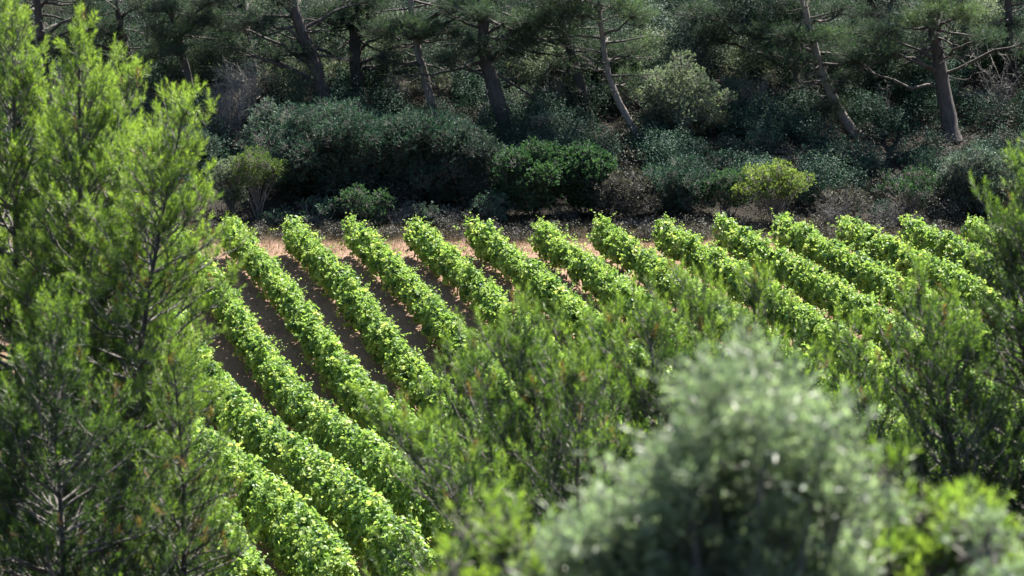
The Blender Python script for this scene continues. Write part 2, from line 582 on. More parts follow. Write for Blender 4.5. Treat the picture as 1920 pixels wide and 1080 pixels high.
    DD = norm(np.cross(NN, r.normal(0, 1, PP.shape)))
    ss = r.uniform(0.06, 0.12, len(PP)) * (1.1 - 0.45 * ff)
    lobed(mb, PP, DD, NN, ss, ss * 0.9, np.clip(0.50 + 0.25 * ff * r.uniform(0.2, 1, len(PP)) + r.normal(0, 0.1, len(PP)), 0, 1))
    # suckers hanging low
    nl = int(L * 8)
    lt = r.uniform(0, L, nl)
    P = ROW_DIR * lt[:, None] + ROW_PERP * r.normal(0, 0.26, nl)[:, None] + UP * r.uniform(0.12, 0.5, nl)[:, None]
    P = lift(P)
    NN = norm(r.normal(0, 0.8, P.shape) + UP * 0.4)
    lobed(mb, P, norm(np.cross(NN, r.normal(0, 1, P.shape))), NN, 0.1, 0.09, r.uniform(0.2, 0.7, nl))
    mb.build('foliage', M_VINE, root)
    for k in range(nv):
        o = bpy.data.objects.new('vine_trunk', trunks[(k * 7 + i) % 4])
        COL.objects.link(o)
        o.parent = root
        p = ROW_DIR * (vt[k] + r.normal(0, 0.04)) + ROW_PERP * r.normal(0, 0.03)
        o.location = lift(p)
        o.scale = (1, 1, float(r.uniform(0.92, 1.05)))


ORD = ['first', 'second', 'third', 'fourth', 'fifth', 'sixth', 'seventh', 'eighth', 'ninth', 'tenth', 'eleventh', 'twelfth', 'thirteenth', 'fourteenth']


def build_vines():
    trunks = vine_trunk_meshes()
    for i in range(-4, 14):
        if i == -4:
            lb = 'green vine row mostly hidden behind the lower left pine, leftmost of all the rows'
        elif i == -3:
            lb = 'green vine row entering at the bottom edge beside the lower left pine'
        elif i == -2:
            lb = 'green vine row second up from the bottom edge, beside the low left pine branches'
        elif i == -1:
            lb = 'green vine row with its far end tucked behind the tall left pine'
        elif i == 13:
            lb = 'green vine row at the far right edge behind the pine, last on the right'
        else:
            lb = 'green vine row, %s from the left of those whose ends reach the far track' % ORD[i]
        vine_row(i, lb, trunks)


# ------------------------------------------------------------------ pines
def pine(name, label, trunk_pts, r0, crown_from, lmax, prof, rng, whorl=0.145, per_whorl=5, elev=(5, 60),
         sub_step=0.11, shoot_step=0.065, shoot_len=(0.10, 0.21), per=44, nl=0.085, nw=0.006, up=0.75,
         mat=None, bark=None, branch=None, bias=None, bare_from=None, dead=0, group=None, tint0=0.5, sub_frac=0.52,
         inner=0.25, cat='pine tree', spread=(62, 24), young=0.85, droop=0.0, cones=0, pads=()):
    mat, bark, branch = mat or M_PINE, bark or M_BARK, branch or M_BRANCH
    tp = np.asarray(trunk_pts, float)
    base = tp[0]
    # resample trunk
    seg = np.linalg.norm(np.diff(tp, axis=0), axis=1)
    cum = np.concatenate([[0], np.cumsum(seg)])
    TL = cum[-1]
    ss = np.linspace(0, TL, 22)
    T = np.stack([np.interp(ss, cum, tp[:, k]) for k in range(3)], -1)
    for _ in range(2):
        T[1:-1] = (T[:-2] + 2 * T[1:-1] + T[2:]) / 4
    T[2:-1] += rng.normal(0, r0 * 0.07, T[2:-1].shape)
    TR = r0 * (1 - 0.93 * (ss / TL) ** 1.1)
    TR[0] *= 1.3
    root = thing(name, label, cat, base, group)
    mbt, mbb, mbf, mbc = MB(), MB(), MB(), MB()
    tube(mbt, T, TR, 10)
    SP, SD, SL, ST = [], [], [], []
    tA, tB, tr = [], [], []
    hz = np.arange(crown_from * TL, TL * 0.985, whorl)
    limb_ends = []
    for h in hz:
        f = (h - crown_from * TL) / (TL * (1 - crown_from))
        p0 = np.array([np.interp(h, ss, T[:, k]) for k in range(3)])
        a0 = rng.uniform(0, 6.28)
        for kk in range(per_whorl):
            if rng.uniform() < 0.15:
                continue
            hh_ = min(TL * 0.985, max(0.05 * TL, h + rng.uniform(-0.5, 0.5) * whorl))
            p0 = np.array([np.interp(hh_, ss, T[:, k]) for k in range(3)])
            az = a0 + kk * 6.283 / per_whorl + rng.normal(0, 0.35)
            hd = np.array([math.cos(az), math.sin(az), 0])
            ln = lmax * prof(f) * rng.uniform(0.6, 1.12)
            if bias is not None:
                ln *= max(0.25, 1 + float(np.dot(hd, bias)))
            if ln < 0.12:
                continue
            e = math.radians(elev[0] + (elev[1] - elev[0]) * f + rng.normal(0, 9))
            npt = 7
            u = np.linspace(0, 1, npt)
            ec = e + u * math.radians(18) * rng.uniform(0.4, 1.2) - droop * u
            st = ln / (npt - 1)
            step = hd[None] * (np.cos(ec) * st)[:, None] + UP[None] * (np.sin(ec) * st)[:, None]
            step += rng.normal(0, st * 0.13, step.shape)
            pts = p0 + np.concatenate([[np.zeros(3)], np.cumsum(step[1:], 0)])
            rb = min(0.6 * float(np.interp(h, ss, TR)), 0.014 * ln + 0.006 + 0.12 * r0 * (ln > 1.5))
            tube(mbb, pts, np.linspace(rb, rb * 0.2 + 0.002, npt), 5)
            ns = max(2, int(ln * (1 - inner) / sub_step))
            for s in np.linspace(inner, 0.97, ns):
                x = s * (npt - 1)
                k = min(int(x), npt - 2)
                p = pts[k] + (pts[k + 1] - pts[k]) * (x - k)
                tg = norm(pts[k + 1] - pts[k])
                sl = max(sub_step * 1.2, ln * sub_frac * (1.05 - 0.75 * s)) * rng.uniform(0.6, 1.15)
                side = norm(np.cross(tg, UP)) * (1 if rng.uniform() < 0.5 else -1)
                d = norm(tg * 0.6 + side * rng.uniform(0.2, 1.0) + UP * rng.uniform(-0.25, 0.6) + rng.normal(0, 0.15, 3))
                d2 = norm(d + UP * 0.45 * up)
                q1 = p + d * sl * 0.5
                q2 = q1 + d2 * sl * 0.5
                tA += [p, q1]; tB += [q1, q2]
                rr = 0.005 + 0.010 * sl
                tr += [(rr, rr * 0.75), (rr * 0.75, rr * 0.4)]
                m = max(1, int(sl / shoot_step))
                for g in np.linspace(0.35, 1, m):
                    pp = p + (q1 - p) * g * 2 if g < 0.5 else q1 + (q2 - q1) * (g * 2 - 1)
                    dd = (d if g < 0.5 else d2)
                    SP.append(pp)
                    SD.append(dd * 0.6 + UP * up + rng.normal(0, 0.40, 3))
                    SL.append(rng.uniform(*shoot_len))
                    ST.append(tint0 + young * (f - 0.5) * 0.5 + young * (s - 0.6) * 0.5 + rng.normal(0, 0.10))  # young tips; sunlit tops and shaded inner crown also painted into the tint
            SP.append(pts[-1]); SD.append(norm(pts[-1] - pts[-2]) + UP * up); SL.append(shoot_len[1]); ST.append(tint0 + young * 0.5)
            limb_ends.append(pts)
    # leader
    for k in range(4):
        SP.append(T[-1] - (T[-1] - T[-2]) * 0.3 * k); SD.append(norm(T[-1] - T[-2]) + rng.normal(0, 0.15, 3)); SL.append(shoot_len[1] * 1.3); ST.append(tint0 + 0.3)
    # foliage pads on boughs reaching to given places
    for (c, rx, rz, pt) in pads:
        c = np.asarray(c, float)
        dist = np.linalg.norm(T[:, :2] - c[:2], axis=1) * 0.45
        k0 = int(np.argmin(np.abs(T[:, 2] - (c[2] - dist + rng.uniform(-0.3, 0.3)))))
        k0 = max(3, k0)
        p0 = T[k0]
        u = np.linspace(0, 1, 7)[:, None]
        pts = p0 + (c - p0) * u + UP * (np.sin(u * math.pi) * 0.12 * np.linalg.norm(c - p0)) * rng.uniform(-1, 1) + rng.normal(0, 0.07, (7, 3)) * (u > 0) * (u < 1)
        tube(mbb, pts, np.linspace(min(0.09, TR[k0] * 0.6), 0.03, 7), 6)
        nb = max(6, int(rx * rx * 16))
        for _ in range(nb):
            d = rng.normal(0, 1, 3)
            d = norm(d) * rng.uniform(0.15, 1) ** 0.5
            e = c + d * np.array([rx, rx, rz])
            st = pts[-1 - int(rng.integers(0, 3))]
            md = (st + e) / 2 + rng.normal(0, 0.08, 3)
            tA.extend([st, md]); tB.extend([md, e]); tr.extend([(0.02, 0.013), (0.013, 0.006)])
            for g in range(15):
                x = rng.uniform(0.35, 1)
                pp = (md + (e - md) * (x * 2 - 1)) if x > 0.5 else (st + (md - st) * x * 2)
                pp = pp + rng.normal(0, 0.13, 3) * np.array([1, 1, 0.7])
                SP.append(pp); SD.append(norm(e - st) * 0.5 + UP * up + rng.normal(0, 0.45, 3)); SL.append(rng.uniform(*shoot_len)); ST.append(pt + 0.25 * d[2] + rng.normal(0, 0.1))
    # dead bare limbs under the crown
    for k in range(dead):
        h = rng.uniform(0.18, crown_from + 0.12) * TL
        p0 = np.array([np.interp(h, ss, T[:, k2]) for k2 in range(3)])
        az = rng.uniform(0, 6.28)
        hd = np.array([math.cos(az), math.sin(az), rng.uniform(-0.15, 0.5)])
        ln = lmax * rng.uniform(0.3, 0.75)
        pts = [p0]
        d = norm(hd)
        for j in range(7):
            d = norm(d + rng.normal(0, 0.22, 3))
            pts.append(pts[-1] + d * ln / 7)
            if j > 1:
                for _ in range(2):
                    dd = norm(d + rng.normal(0, 0.7, 3))
                    q = pts[-1] + dd * ln * rng.uniform(0.1, 0.3)
                    tA.append(pts[-1]); tB.append(q); tr.append((0.014, 0.004))
                    dd2 = norm(dd + rng.normal(0, 0.6, 3))
                    tA.append(q); tB.append(q + dd2 * ln * 0.14); tr.append((0.006, 0.003))
        tube(mbb, pts, np.linspace(0.05, 0.012, 8), 5)
    SP, SD, SL, ST = np.array(SP), norm(np.array(SD)), np.array(SL), np.clip(np.array(ST), 0.05, 1)
    if mat is M_PINE:
        ST[rng.uniform(0, 1, len(ST)) < 0.022] = -1      # dried brown shoots
    tr = np.array(tr)
    prisms(mbb, np.array(tA), np.array(tB), tr[:, 0], tr[:, 1])
    prisms(mbb, SP, SP + SD * SL[:, None] * 0.9, 0.3 * nw + 0.002, 0.002)
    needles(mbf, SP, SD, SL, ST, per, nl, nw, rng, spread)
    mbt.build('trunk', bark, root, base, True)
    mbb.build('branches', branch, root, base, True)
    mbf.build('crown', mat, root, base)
    # cones sit on the limbs
    for k in range(cones):
        pts = limb_ends[rng.integers(len(limb_ends))]
        p = pts[rng.integers(3, 6)]
        d = norm(rng.normal(0, 1, 3) + UP * 0.2)
        u = np.linspace(0, 1, 7)
        rad = 0.026 * np.sin(np.clip(u * 2.6 + 0.35, 0, math.pi)) + 0.001
        mb = MB()
        tube(mb, p + d * (u * 0.085)[:, None], rad, 8)
        mb.build('cone', M_BARK, root, base, False)
    return root, T


def prof_round(f):
    return (0.75 + 0.5 * f) * math.sqrt(max(0.0, 1 - f ** 2.2)) if f < 1 else 0


def prof_cone(f):
    return max(0.05, (1 - f) ** 0.75) * min(1, 0.7 + f * 2)


def px_line(pts, Y, base=True):
    """trunk drawn through photo pixels, all at distance Y (slightly varied), started on the ground"""
    out = [at(x, y, Y) for x, y in pts]
    b = out[0].copy()
    if base:
        # extend down to the ground below the lowest point
        gz = float(ground_z(b[0], b[1]))
        if b[2] > gz + 0.05:
            out.insert(0, np.array([b[0], b[1], gz - 0.1]))
        else:
            out[0][2] = gz - 0.1
    return np.array(out)


def build_near_pines():
    g = 'young pines on the near slope'
    k = dict(group=g)
    R = np.random.default_rng
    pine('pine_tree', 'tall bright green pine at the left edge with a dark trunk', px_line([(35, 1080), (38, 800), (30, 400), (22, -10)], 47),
         0.10, 0.20, 2.75, lambda f: (1 - f) ** 0.78 * min(1, 0.75 + f), R(11), elev=(0, 55), cones=5, tint0=0.68, **k)  # higher tint on the upper left pines paints their sunlit crowns
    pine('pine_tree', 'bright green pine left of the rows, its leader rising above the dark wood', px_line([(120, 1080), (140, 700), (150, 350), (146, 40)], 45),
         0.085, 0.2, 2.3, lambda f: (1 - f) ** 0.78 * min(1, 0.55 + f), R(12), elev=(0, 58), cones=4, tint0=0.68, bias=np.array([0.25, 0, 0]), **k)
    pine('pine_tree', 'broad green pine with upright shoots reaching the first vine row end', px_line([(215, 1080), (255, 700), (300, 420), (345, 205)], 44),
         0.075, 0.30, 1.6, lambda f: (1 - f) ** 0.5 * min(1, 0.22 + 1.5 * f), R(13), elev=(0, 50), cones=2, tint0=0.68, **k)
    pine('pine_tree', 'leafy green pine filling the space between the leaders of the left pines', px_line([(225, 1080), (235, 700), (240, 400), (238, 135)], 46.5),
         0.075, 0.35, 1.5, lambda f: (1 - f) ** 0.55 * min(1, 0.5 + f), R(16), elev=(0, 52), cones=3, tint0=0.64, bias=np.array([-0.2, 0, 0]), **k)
    pine('pine_tree', 'low pine at lower left with shade painted in its needles, its branch tips touching the rows', px_line([(345, 1080), (345, 900), (335, 780), (322, 650)], 41),
         0.06, 0.04, 1.35, lambda f: (1 - f) ** 0.8 * min(1, 0.35 + 1.8 * f), R(14), elev=(-5, 48), cones=4, tint0=0.33, **k)  # lower tint paints the shade of the lower left
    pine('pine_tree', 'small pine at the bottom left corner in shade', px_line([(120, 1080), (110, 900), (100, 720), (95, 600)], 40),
         0.055, 0.08, 1.6, lambda f: (1 - f) ** 0.5 * min(1, 0.8 + f), R(15), elev=(2, 52), cones=2, tint0=0.3, **k)  # dark tint paints shade into the needles
    # centre
    pine('pine_tree', 'middle pine with fanned grey branches left of the olive', px_line([(1075, 1080), (1050, 860), (1000, 700), (965, 635)], 37),
         0.05, 0.12, 1.7, lambda f: (1 - f) ** 0.42 * min(1, 0.75 + f), R(21), whorl=0.175, sub_step=0.125, elev=(10, 60), bias=np.array([-0.25, 0, 0]), up=0.85, cones=4, tint0=0.36, **k)
    pine('pine_tree', 'upright pine directly behind the top of the olive', px_line([(1260, 1080), (1240, 860), (1225, 700), (1215, 600)], 39),
         0.05, 0.15, 1.5, lambda f: (1 - f) ** 0.4 * min(1, 0.75 + f), R(22), whorl=0.175, sub_step=0.125, elev=(10, 60), up=0.9, tint0=0.36, **k)
    pine('pine_tree', 'slender pine whose tip crosses the eighth vine row', px_line([(1390, 1080), (1370, 860), (1330, 700), (1290, 545)], 40),
         0.045, 0.3, 1.35, lambda f: (1 - f) ** 0.5 * min(1, 0.75 + f), R(23), whorl=0.175, sub_step=0.125, elev=(10, 60), up=0.9, tint0=0.38, **k)
    pine('pine_tree', 'thin pine tip standing right of the olive top', px_line([(1500, 1080), (1490, 860), (1450, 700), (1420, 540)], 41),
         0.045, 0.3, 1.35, lambda f: (1 - f) ** 0.5 * min(1, 0.75 + f), R(24), whorl=0.175, sub_step=0.125, elev=(10, 60), up=0.9, tint0=0.36, **k)
    pine('pine_tree', 'low leaning pine with branches sweeping left over the lower rows', px_line([(985, 1110), (890, 980), (800, 890), (720, 800)], 35),
         0.05, 0.05, 1.0, lambda f: (1 - f) ** 0.4 * min(1, 0.75 + f), R(25), elev=(5, 55), bias=np.array([-0.3, 0, 0]), up=0.6, cones=3, tint0=0.38, **k)
    pine('pine_tree', 'dense pine in the middle of the picture whose left branches cross the lower aisles', px_line([(960, 1130), (940, 960), (905, 780), (885, 660)], 38),
         0.05, 0.08, 1.3, lambda f: (1 - f) ** 0.42 * min(1, 0.75 + f), R(26), whorl=0.175, sub_step=0.125, elev=(5, 58), bias=np.array([-0.25, 0, 0]), up=0.85, cones=3, tint0=0.33, **k)
    pine('pine_tree', 'squat pine just left of the olive foliage', px_line([(1090, 1130), (1085, 1000), (1080, 880), (1090, 720)], 36),
         0.05, 0.08, 1.3, lambda f: (1 - f) ** 0.42 * min(1, 0.75 + f), R(27), whorl=0.175, sub_step=0.125, elev=(5, 58), up=0.85, cones=2, tint0=0.33, **k)
    pine('pine_tree', 'bushy pine between the middle pine and the one behind the olive top', px_line([(1180, 1130), (1170, 960), (1150, 760), (1140, 610)], 39.5),
         0.05, 0.15, 1.35, lambda f: (1 - f) ** 0.45 * min(1, 0.75 + f), R(28), whorl=0.175, sub_step=0.125, elev=(8, 58), up=0.85, cones=2, tint0=0.34, **k)
    # right
    pine('pine_tree', 'open pine with dark stems right of the olive', px_line([(1815, 1000), (1788, 850), (1762, 700), (1738, 595)], 38),
         0.06, 0.25, 1.5, lambda f: (1 - f) ** 0.42 * min(1, 0.7 + f), R(31), whorl=0.175, sub_step=0.125, elev=(10, 60), up=0.85, tint0=0.33, bias=np.array([-0.2, 0, 0]), cones=3, **k)
    pine('pine_tree', 'dark pine reaching in from the right edge over the last rows', px_line([(1985, 1080), (1975, 800), (1955, 500), (1932, 345)], 39),
         0.08, 0.3, 1.75, lambda f: (1 - f) ** 0.5 * min(1, 0.75 + f), R(32), whorl=0.15, sub_step=0.125, elev=(0, 55), up=0.7, tint0=0.31, bias=np.array([-0.15, 0, 0]), cones=4, **k)
    pine('pine_tree', 'half hidden pine filling the gap between olive and open pine', px_line([(1640, 1080), (1630, 900), (1610, 760), (1590, 640)], 42),
         0.045, 0.25, 1.4, lambda f: (1 - f) ** 0.45 * min(1, 0.75 + f), R(33), whorl=0.175, sub_step=0.125, elev=(10, 60), up=0.9, tint0=0.36, **k)


# ------------------------------------------------------------------ leafy bushes
def bush(name, label, cat, c_px, Y, half_w, z_lo, z_hi, rng, mat, leaf=0.125, wide=0.4, dens=42, per=5, n_blob=14,
         stems=5, stem_mat=None, stem_r=0.03, group=None, tint0=0.45, depth=None, base_px=None, upw=0.5, gap=0.0,
         shoot=0.16, crown_lo=0.25):
    """z_lo/z_hi are photo rows of the bush's foot (used only with Y to place it) and top"""
    top = at(c_px, z_hi, Y)
    X = top[0]
    gz = float(ground_z(X, Y))
    h = max(0.6, (top[2] - gz) * 1.07)
    hw = half_w * (Y / FPX) * 1.2
    dp = depth or hw * 0.8
    base = np.array([X, Y, gz])
    root = thing(name, label, cat, base, group)
    mbs, mbf = MB(), MB()
    cs, rs = [], []
    cz0 = gz + h * (crown_lo + 1) / 2
    hz = h * (1 - crown_lo) / 2
    for k in range(n_blob * 3):
        d = norm(rng.normal(0, 1, 3))
        rr = rng.uniform(0.5, 0.95)
        br = min(hw, hz) * rng.uniform(0.15, 0.33)
        c = np.array([X + d[0] * rr * (hw - br * 0.4) * 1.1, Y + d[1] * rr * dp, cz0 + d[2] * rr * hz * 1.05])
        c[2] = min(c[2], gz + h * (1 - 0.38 * min(1.2, abs(c[0] - X) / hw) ** 2) * rng.uniform(0.74, 1.05) - br * 0.85)
        cs.append(c); rs.append(br)
    for k in range(max(3, n_blob // 4)):          # core
        br = min(hw, hz) * rng.uniform(0.4, 0.6)
        cs.append(np.array([X + rng.uniform(-0.45, 0.45) * hw, Y + rng.uniform(-0.4, 0.4) * dp, cz0 + rng.uniform(-0.5, 0.45) * hz])); rs.append(br)
    for c, br in zip(cs, rs):
        n = int(4 * math.pi * br * br * dens)
        if n < 4:
            continue
        d = norm(rng.normal(0, 1, (n, 3)))
        r_ = br * np.clip(1.05 - np.abs(rng.normal(0, 0.22, n)), 0.2, 1.15) * (1 + 0.22 * np.sin(d[:, 0] * 5 + c[0]) * np.sin(d[:, 2] * 6 + c[1]))
        P = c + d * r_[:, None] * np.array([1, 1, 0.85])
        ok = P[:, 2] > gz + 0.1
        P, d = P[ok], d[ok]
        n = len(P)
        if n == 0:
            continue
        SD = norm(d * 0.8 + UP * upw + rng.normal(0, 0.35, (n, 3)))
        bt = rng.normal(0, 0.13)
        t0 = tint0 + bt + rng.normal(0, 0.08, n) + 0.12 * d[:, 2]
        PP = np.repeat(P, per, 0)
        SS = np.repeat(SD, per, 0)
        m = n * per
        f = rng.uniform(0.1, 1, m)
        LD = norm(SS * 0.9 + rng.normal(0, 0.5, (m, 3)))
        NN = norm(np.cross(LD, rng.normal(0, 1, (m, 3))) + UP * 0.35)
        PP = PP + SS * (f * shoot)[:, None]
        sz = leaf * rng.uniform(0.65, 1.2, m)
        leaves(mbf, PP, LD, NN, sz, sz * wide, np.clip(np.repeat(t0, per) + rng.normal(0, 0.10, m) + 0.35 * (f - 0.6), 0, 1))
        prisms(mbs, P - SD * shoot, P + SD * shoot * 0.8, 0.006, 0.003)
    for c in cs[stems:]:
        m0 = base + np.array([0, 0, h * 0.12])
        tube(mbs, [base - np.array([0, 0, 0.05]), m0, (m0 + c) / 2 + rng.normal(0, 0.06, 3), c], [stem_r * 0.5, stem_r * 0.42, stem_r * 0.3, stem_r * 0.12], 4)
    for k in range(stems):
        c = cs[k % len(cs)]
        b0 = base + np.array([rng.normal(0, 0.6 * stem_r), rng.normal(0, 0.6 * stem_r), -0.1])
        mid = b0 * 0.5 + c * 0.5 + np.array([rng.normal(0, 0.1), rng.normal(0, 0.1), rng.uniform(-0.1, 0.3)])
        pts = np.stack([b0, b0 * 0.6 + mid * 0.4 + rng.normal(0, 0.06, 3), mid, mid * 0.5 + c * 0.5 + rng.normal(0, 0.08, 3), c])
        tube(mbs, pts, np.linspace(stem_r, stem_r * 0.35, 5), 6)
        for j in range(6):
            p = pts[int(rng.integers(2, 5))]
            q = p + norm(rng.normal(0, 1, 3) + UP * 0.7) * rng.uniform(0.3, 0.7) * rs[k % len(cs)] * 1.4
            tube(mbs, [p, (p + q) / 2 + rng.normal(0, 0.05, 3), q], [stem_r * 0.4, stem_r * 0.3, stem_r * 0.12], 4)
    mbs.build('stems', stem_mat or M_BRANCH, root, base, True)
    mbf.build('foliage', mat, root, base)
    return root


def twig_bush(name, label, cat, c_px, Y, half_w, z_hi, rng, mat, n_main=26, group=None, r0=0.02, fine=9):
    top = at(c_px, z_hi, Y)
    X = top[0]
    gz = float(ground_z(X, Y))
    h = max(0.5, top[2] - gz)
    hw = half_w * Y / FPX
    base = np.array([X, Y, gz])
    root = thing(name, label, cat, base, group)
    ms, mt = MB(), MB()
    A, B, RA = [], [], []
    for k in range(n_main):
        tgt = np.array([X + rng.normal(0, 0.5) * hw, Y + rng.normal(0, 0.4) * hw, gz + h * rng.uniform(0.45, 1.0)])
        b0 = base + np.array([rng.normal(0, 0.2 * hw), rng.normal(0, 0.15 * hw), -0.05])
        pts = [b0]
        for j in range(1, 6):
            pts.append(b0 + (tgt - b0) * j / 5 + rng.normal(0, 0.07 * h, 3) * (j < 5))
        pts = np.array(pts)
        tube(ms, pts, np.linspace(r0, r0 * 0.3, 6), 5)
        for j in range(fine * 2):
            k_ = int(rng.integers(1, 5))
            p = pts[k_] + (pts[k_ + 1] - pts[k_]) * rng.uniform(0, 1)
            d = norm(norm(tgt - b0) * 0.5 + rng.normal(0, 0.7, 3))
            q = p + d * rng.uniform(0.15, 0.45) * h * 0.4
            A.append(p); B.append(q); RA.append(r0 * 0.35)
            for _ in range(3):
                p2 = p + (q - p) * rng.uniform(0.3, 1)
                d2 = norm(d + rng.normal(0, 0.8, 3))
                A.append(p2); B.append(p2 + d2 * rng.uniform(0.06, 0.2) * h * 0.4); RA.append(r0 * 0.2)
    prisms(mt, np.array(A), np.array(B), np.array(RA), np.array(RA) * 0.4)
    ms.build('stems', mat, root, base, True)
    mt.build('twigs', mat, root, base)
    return root


# ------------------------------------------------------------------ olive in the foreground
def build_olive():
    rng = np.random.default_rng(77)
    Y = 12.0
    S = Y / FPX
    base0 = at(1370, 1200, Y)
    gz = float(ground_z(base0[0], Y))
    base = np.array([base0[0], Y, gz])
    root = thing('olive_tree', 'large blurred grey green olive bush in the lower right foreground', 'olive tree', base)
    ms, mf = MB(), MB()
    # crown described by its lobes, in photo pixels at that distance
    lobes = [(1290, 790, 130), (1400, 770, 140), (1510, 800, 120), (1230, 850, 90), (1340, 900, 170), (1500, 920, 130), (1200, 960, 130),
             (1110, 1010, 80), (1330, 1040, 180), (1480, 1060, 150), (1250, 1120, 200), (1420, 1180, 220), (1150, 1120, 130), (1570, 1100, 70), (1390, 680, 60), (1285, 690, 50), (1590, 790, 50), (1500, 720, 60), (1060, 1030, 90), (1165, 900, 60), (990, 1080, 60), (1120, 950, 70), (1180, 1040, 120), (1330, 980, 150), (1450, 990, 150), (1230, 1010, 120), (1540, 1010, 110), (1400, 1070, 170), (1220, 770, 50), (1340, 640, 35), (1450, 650, 35), (1600, 880, 50)]
    SP, SD, SB = [], [], []
    big = list(lobes)
    lobes = []
    for (x, y, rp) in big:
        for _ in range(max(2, int(rp / 13))):
            a_ = rng.uniform(0, 6.28)
            q_ = rng.uniform(0.2, 0.95)
            lobes.append((x + math.cos(a_) * rp * q_, y + math.sin(a_) * rp * q_, rng.uniform(24, 52)))
    for (x, y, rp) in lobes:
        r = rp * S
        c = at(1385 + (x - 1385) * (0.86 if x < 1385 else 0.95), 1080 + (y - 1080) * 0.85 + 32, Y) + np.array([0, rng.uniform(-0.34, 0.22), 0])
        lt = rng.normal(0, 0.16)  # per-lobe tint painting lit and dark clumps
        b0 = base + rng.normal(0, 0.06, 3) * np.array([1, 1, 0])
        mid = (b0 + c) / 2 + rng.normal(0, 0.08, 3)
        tube(ms, [b0, b0 * 0.6 + mid * 0.4, mid, mid * 0.4 + c * 0.6 + rng.normal(0, 0.03, 3), c], [0.022, 0.016, 0.011, 0.007, 0.003], 5)
        n = int(r * r * 2300) + 3
        d = norm(rng.normal(0, 1, (n, 3)))
        P = c + d * (r * rng.uniform(0.1, 1.1, n) ** 0.6)[:, None] * np.array([1, 1.1, 1])
        for p, dd in zip(P, d):
            SP.append(p - dd * r * 0.2)
            SD.append(dd * 0.7 + UP * 0.8 + rng.normal(0, 0.3, 3))
            SB.append(lt)
    SP, SD = np.array(SP), norm(np.array(SD))
    n = len(SP)
    SL = rng.uniform(0.06, 0.13, n) + (rng.uniform(0, 1, n) < 0.2) * rng.uniform(0.03, 0.10, n)
    prisms(ms, SP, SP + SD * SL[:, None], 0.0025, 0.001)
    k = 12
    f = np.tile(np.linspace(0.05, 1, k), n)
    P = np.repeat(SP, k, 0) + np.repeat(SD, k, 0) * (np.repeat(SL, k) * f)[:, None]
    D = np.repeat(SD, k, 0)
    U = norm(np.cross(D, np.array([0.31, 0.2, 0.93]) + 0 * D))
    W = np.cross(D, U)
    a = np.tile(np.repeat(np.arange(k // 2) * 1.5708, 2) + np.tile([0, math.pi], k // 2), n) + np.repeat(rng.uniform(0, 6.28, n), k) + rng.normal(0, 0.3, n * k)
    LD = norm(D * 0.75 + (U * np.cos(a)[:, None] + W * np.sin(a)[:, None]) * 0.8 + rng.normal(0, 0.15, D.shape))
    NN = norm(D * 0.6 - (U * np.cos(a)[:, None] + W * np.sin(a)[:, None]) * 0.6 + UP * 0.3 + rng.normal(0, 0.35, D.shape))
    ln = rng.uniform(0.03, 0.056, n * k)
    st = np.repeat(rng.normal(0.5, 0.12, n) + np.array(SB), k)
    leaves(mf, P, LD, NN, ln, ln * 0.24, np.clip(st + 0.25 * (f - 0.5) + rng.normal(0, 0.1, n * k), 0, 1), 0.12)
    ms.build('branches', M_BRANCH, root, base, True)
    mf.build('foliage', M_OLIVE, root, base)


# ------------------------------------------------------------------ the wood beyond the vineyard
def far_pine(label, pts, Y, r_px, rng, height=12.5, crown_from=0.25, lmax=4.2, dead=3, bark=None, per=16, tint0=0.48, whorl=0.6, elev=(-12, 45), name='pine_tree', bias=(0, 0.45, 0), pads=()):
    p = px_line(pts, Y)
    # carry the trunk on above the picture to the tree's full height
    d = norm(p[-1] - p[-2])
    d = norm(d + UP * 0.6)
    if Y > 188.5:
        height = 8.5
    left = height - (p[-1][2] - p[0][2])
    if left > 0.5:
        p = np.concatenate([p, [p[-1] + d * left * 0.5, p[-1] + d * left * 0.5 + norm(d + UP) * left * 0.5]])
    # wander in depth as well
    n = len(p)
    p[1:, 1] += np.cumsum(rng.normal(0, 0.06, n - 1))
    pads = list(pads)
    for _ in range(6):
        pads.append((pts[-1][0] + rng.normal(0, 85), rng.uniform(-60, 115), rng.uniform(-1.8, 0.2), rng.uniform(0.8, 1.5), rng.uniform(0.3, 0.55), rng.uniform(0.15, 0.55)))
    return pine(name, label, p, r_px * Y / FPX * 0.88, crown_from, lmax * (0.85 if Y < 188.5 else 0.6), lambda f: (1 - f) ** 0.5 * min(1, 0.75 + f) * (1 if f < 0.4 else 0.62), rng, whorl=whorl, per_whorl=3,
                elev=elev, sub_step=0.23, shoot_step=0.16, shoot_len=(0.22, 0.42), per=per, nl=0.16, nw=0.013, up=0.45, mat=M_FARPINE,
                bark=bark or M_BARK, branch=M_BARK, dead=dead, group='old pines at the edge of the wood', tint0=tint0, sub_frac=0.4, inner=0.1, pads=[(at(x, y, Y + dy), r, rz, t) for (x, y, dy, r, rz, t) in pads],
                spread=(70, 30), young=0.3, droop=0.25, bias=np.array(bias))


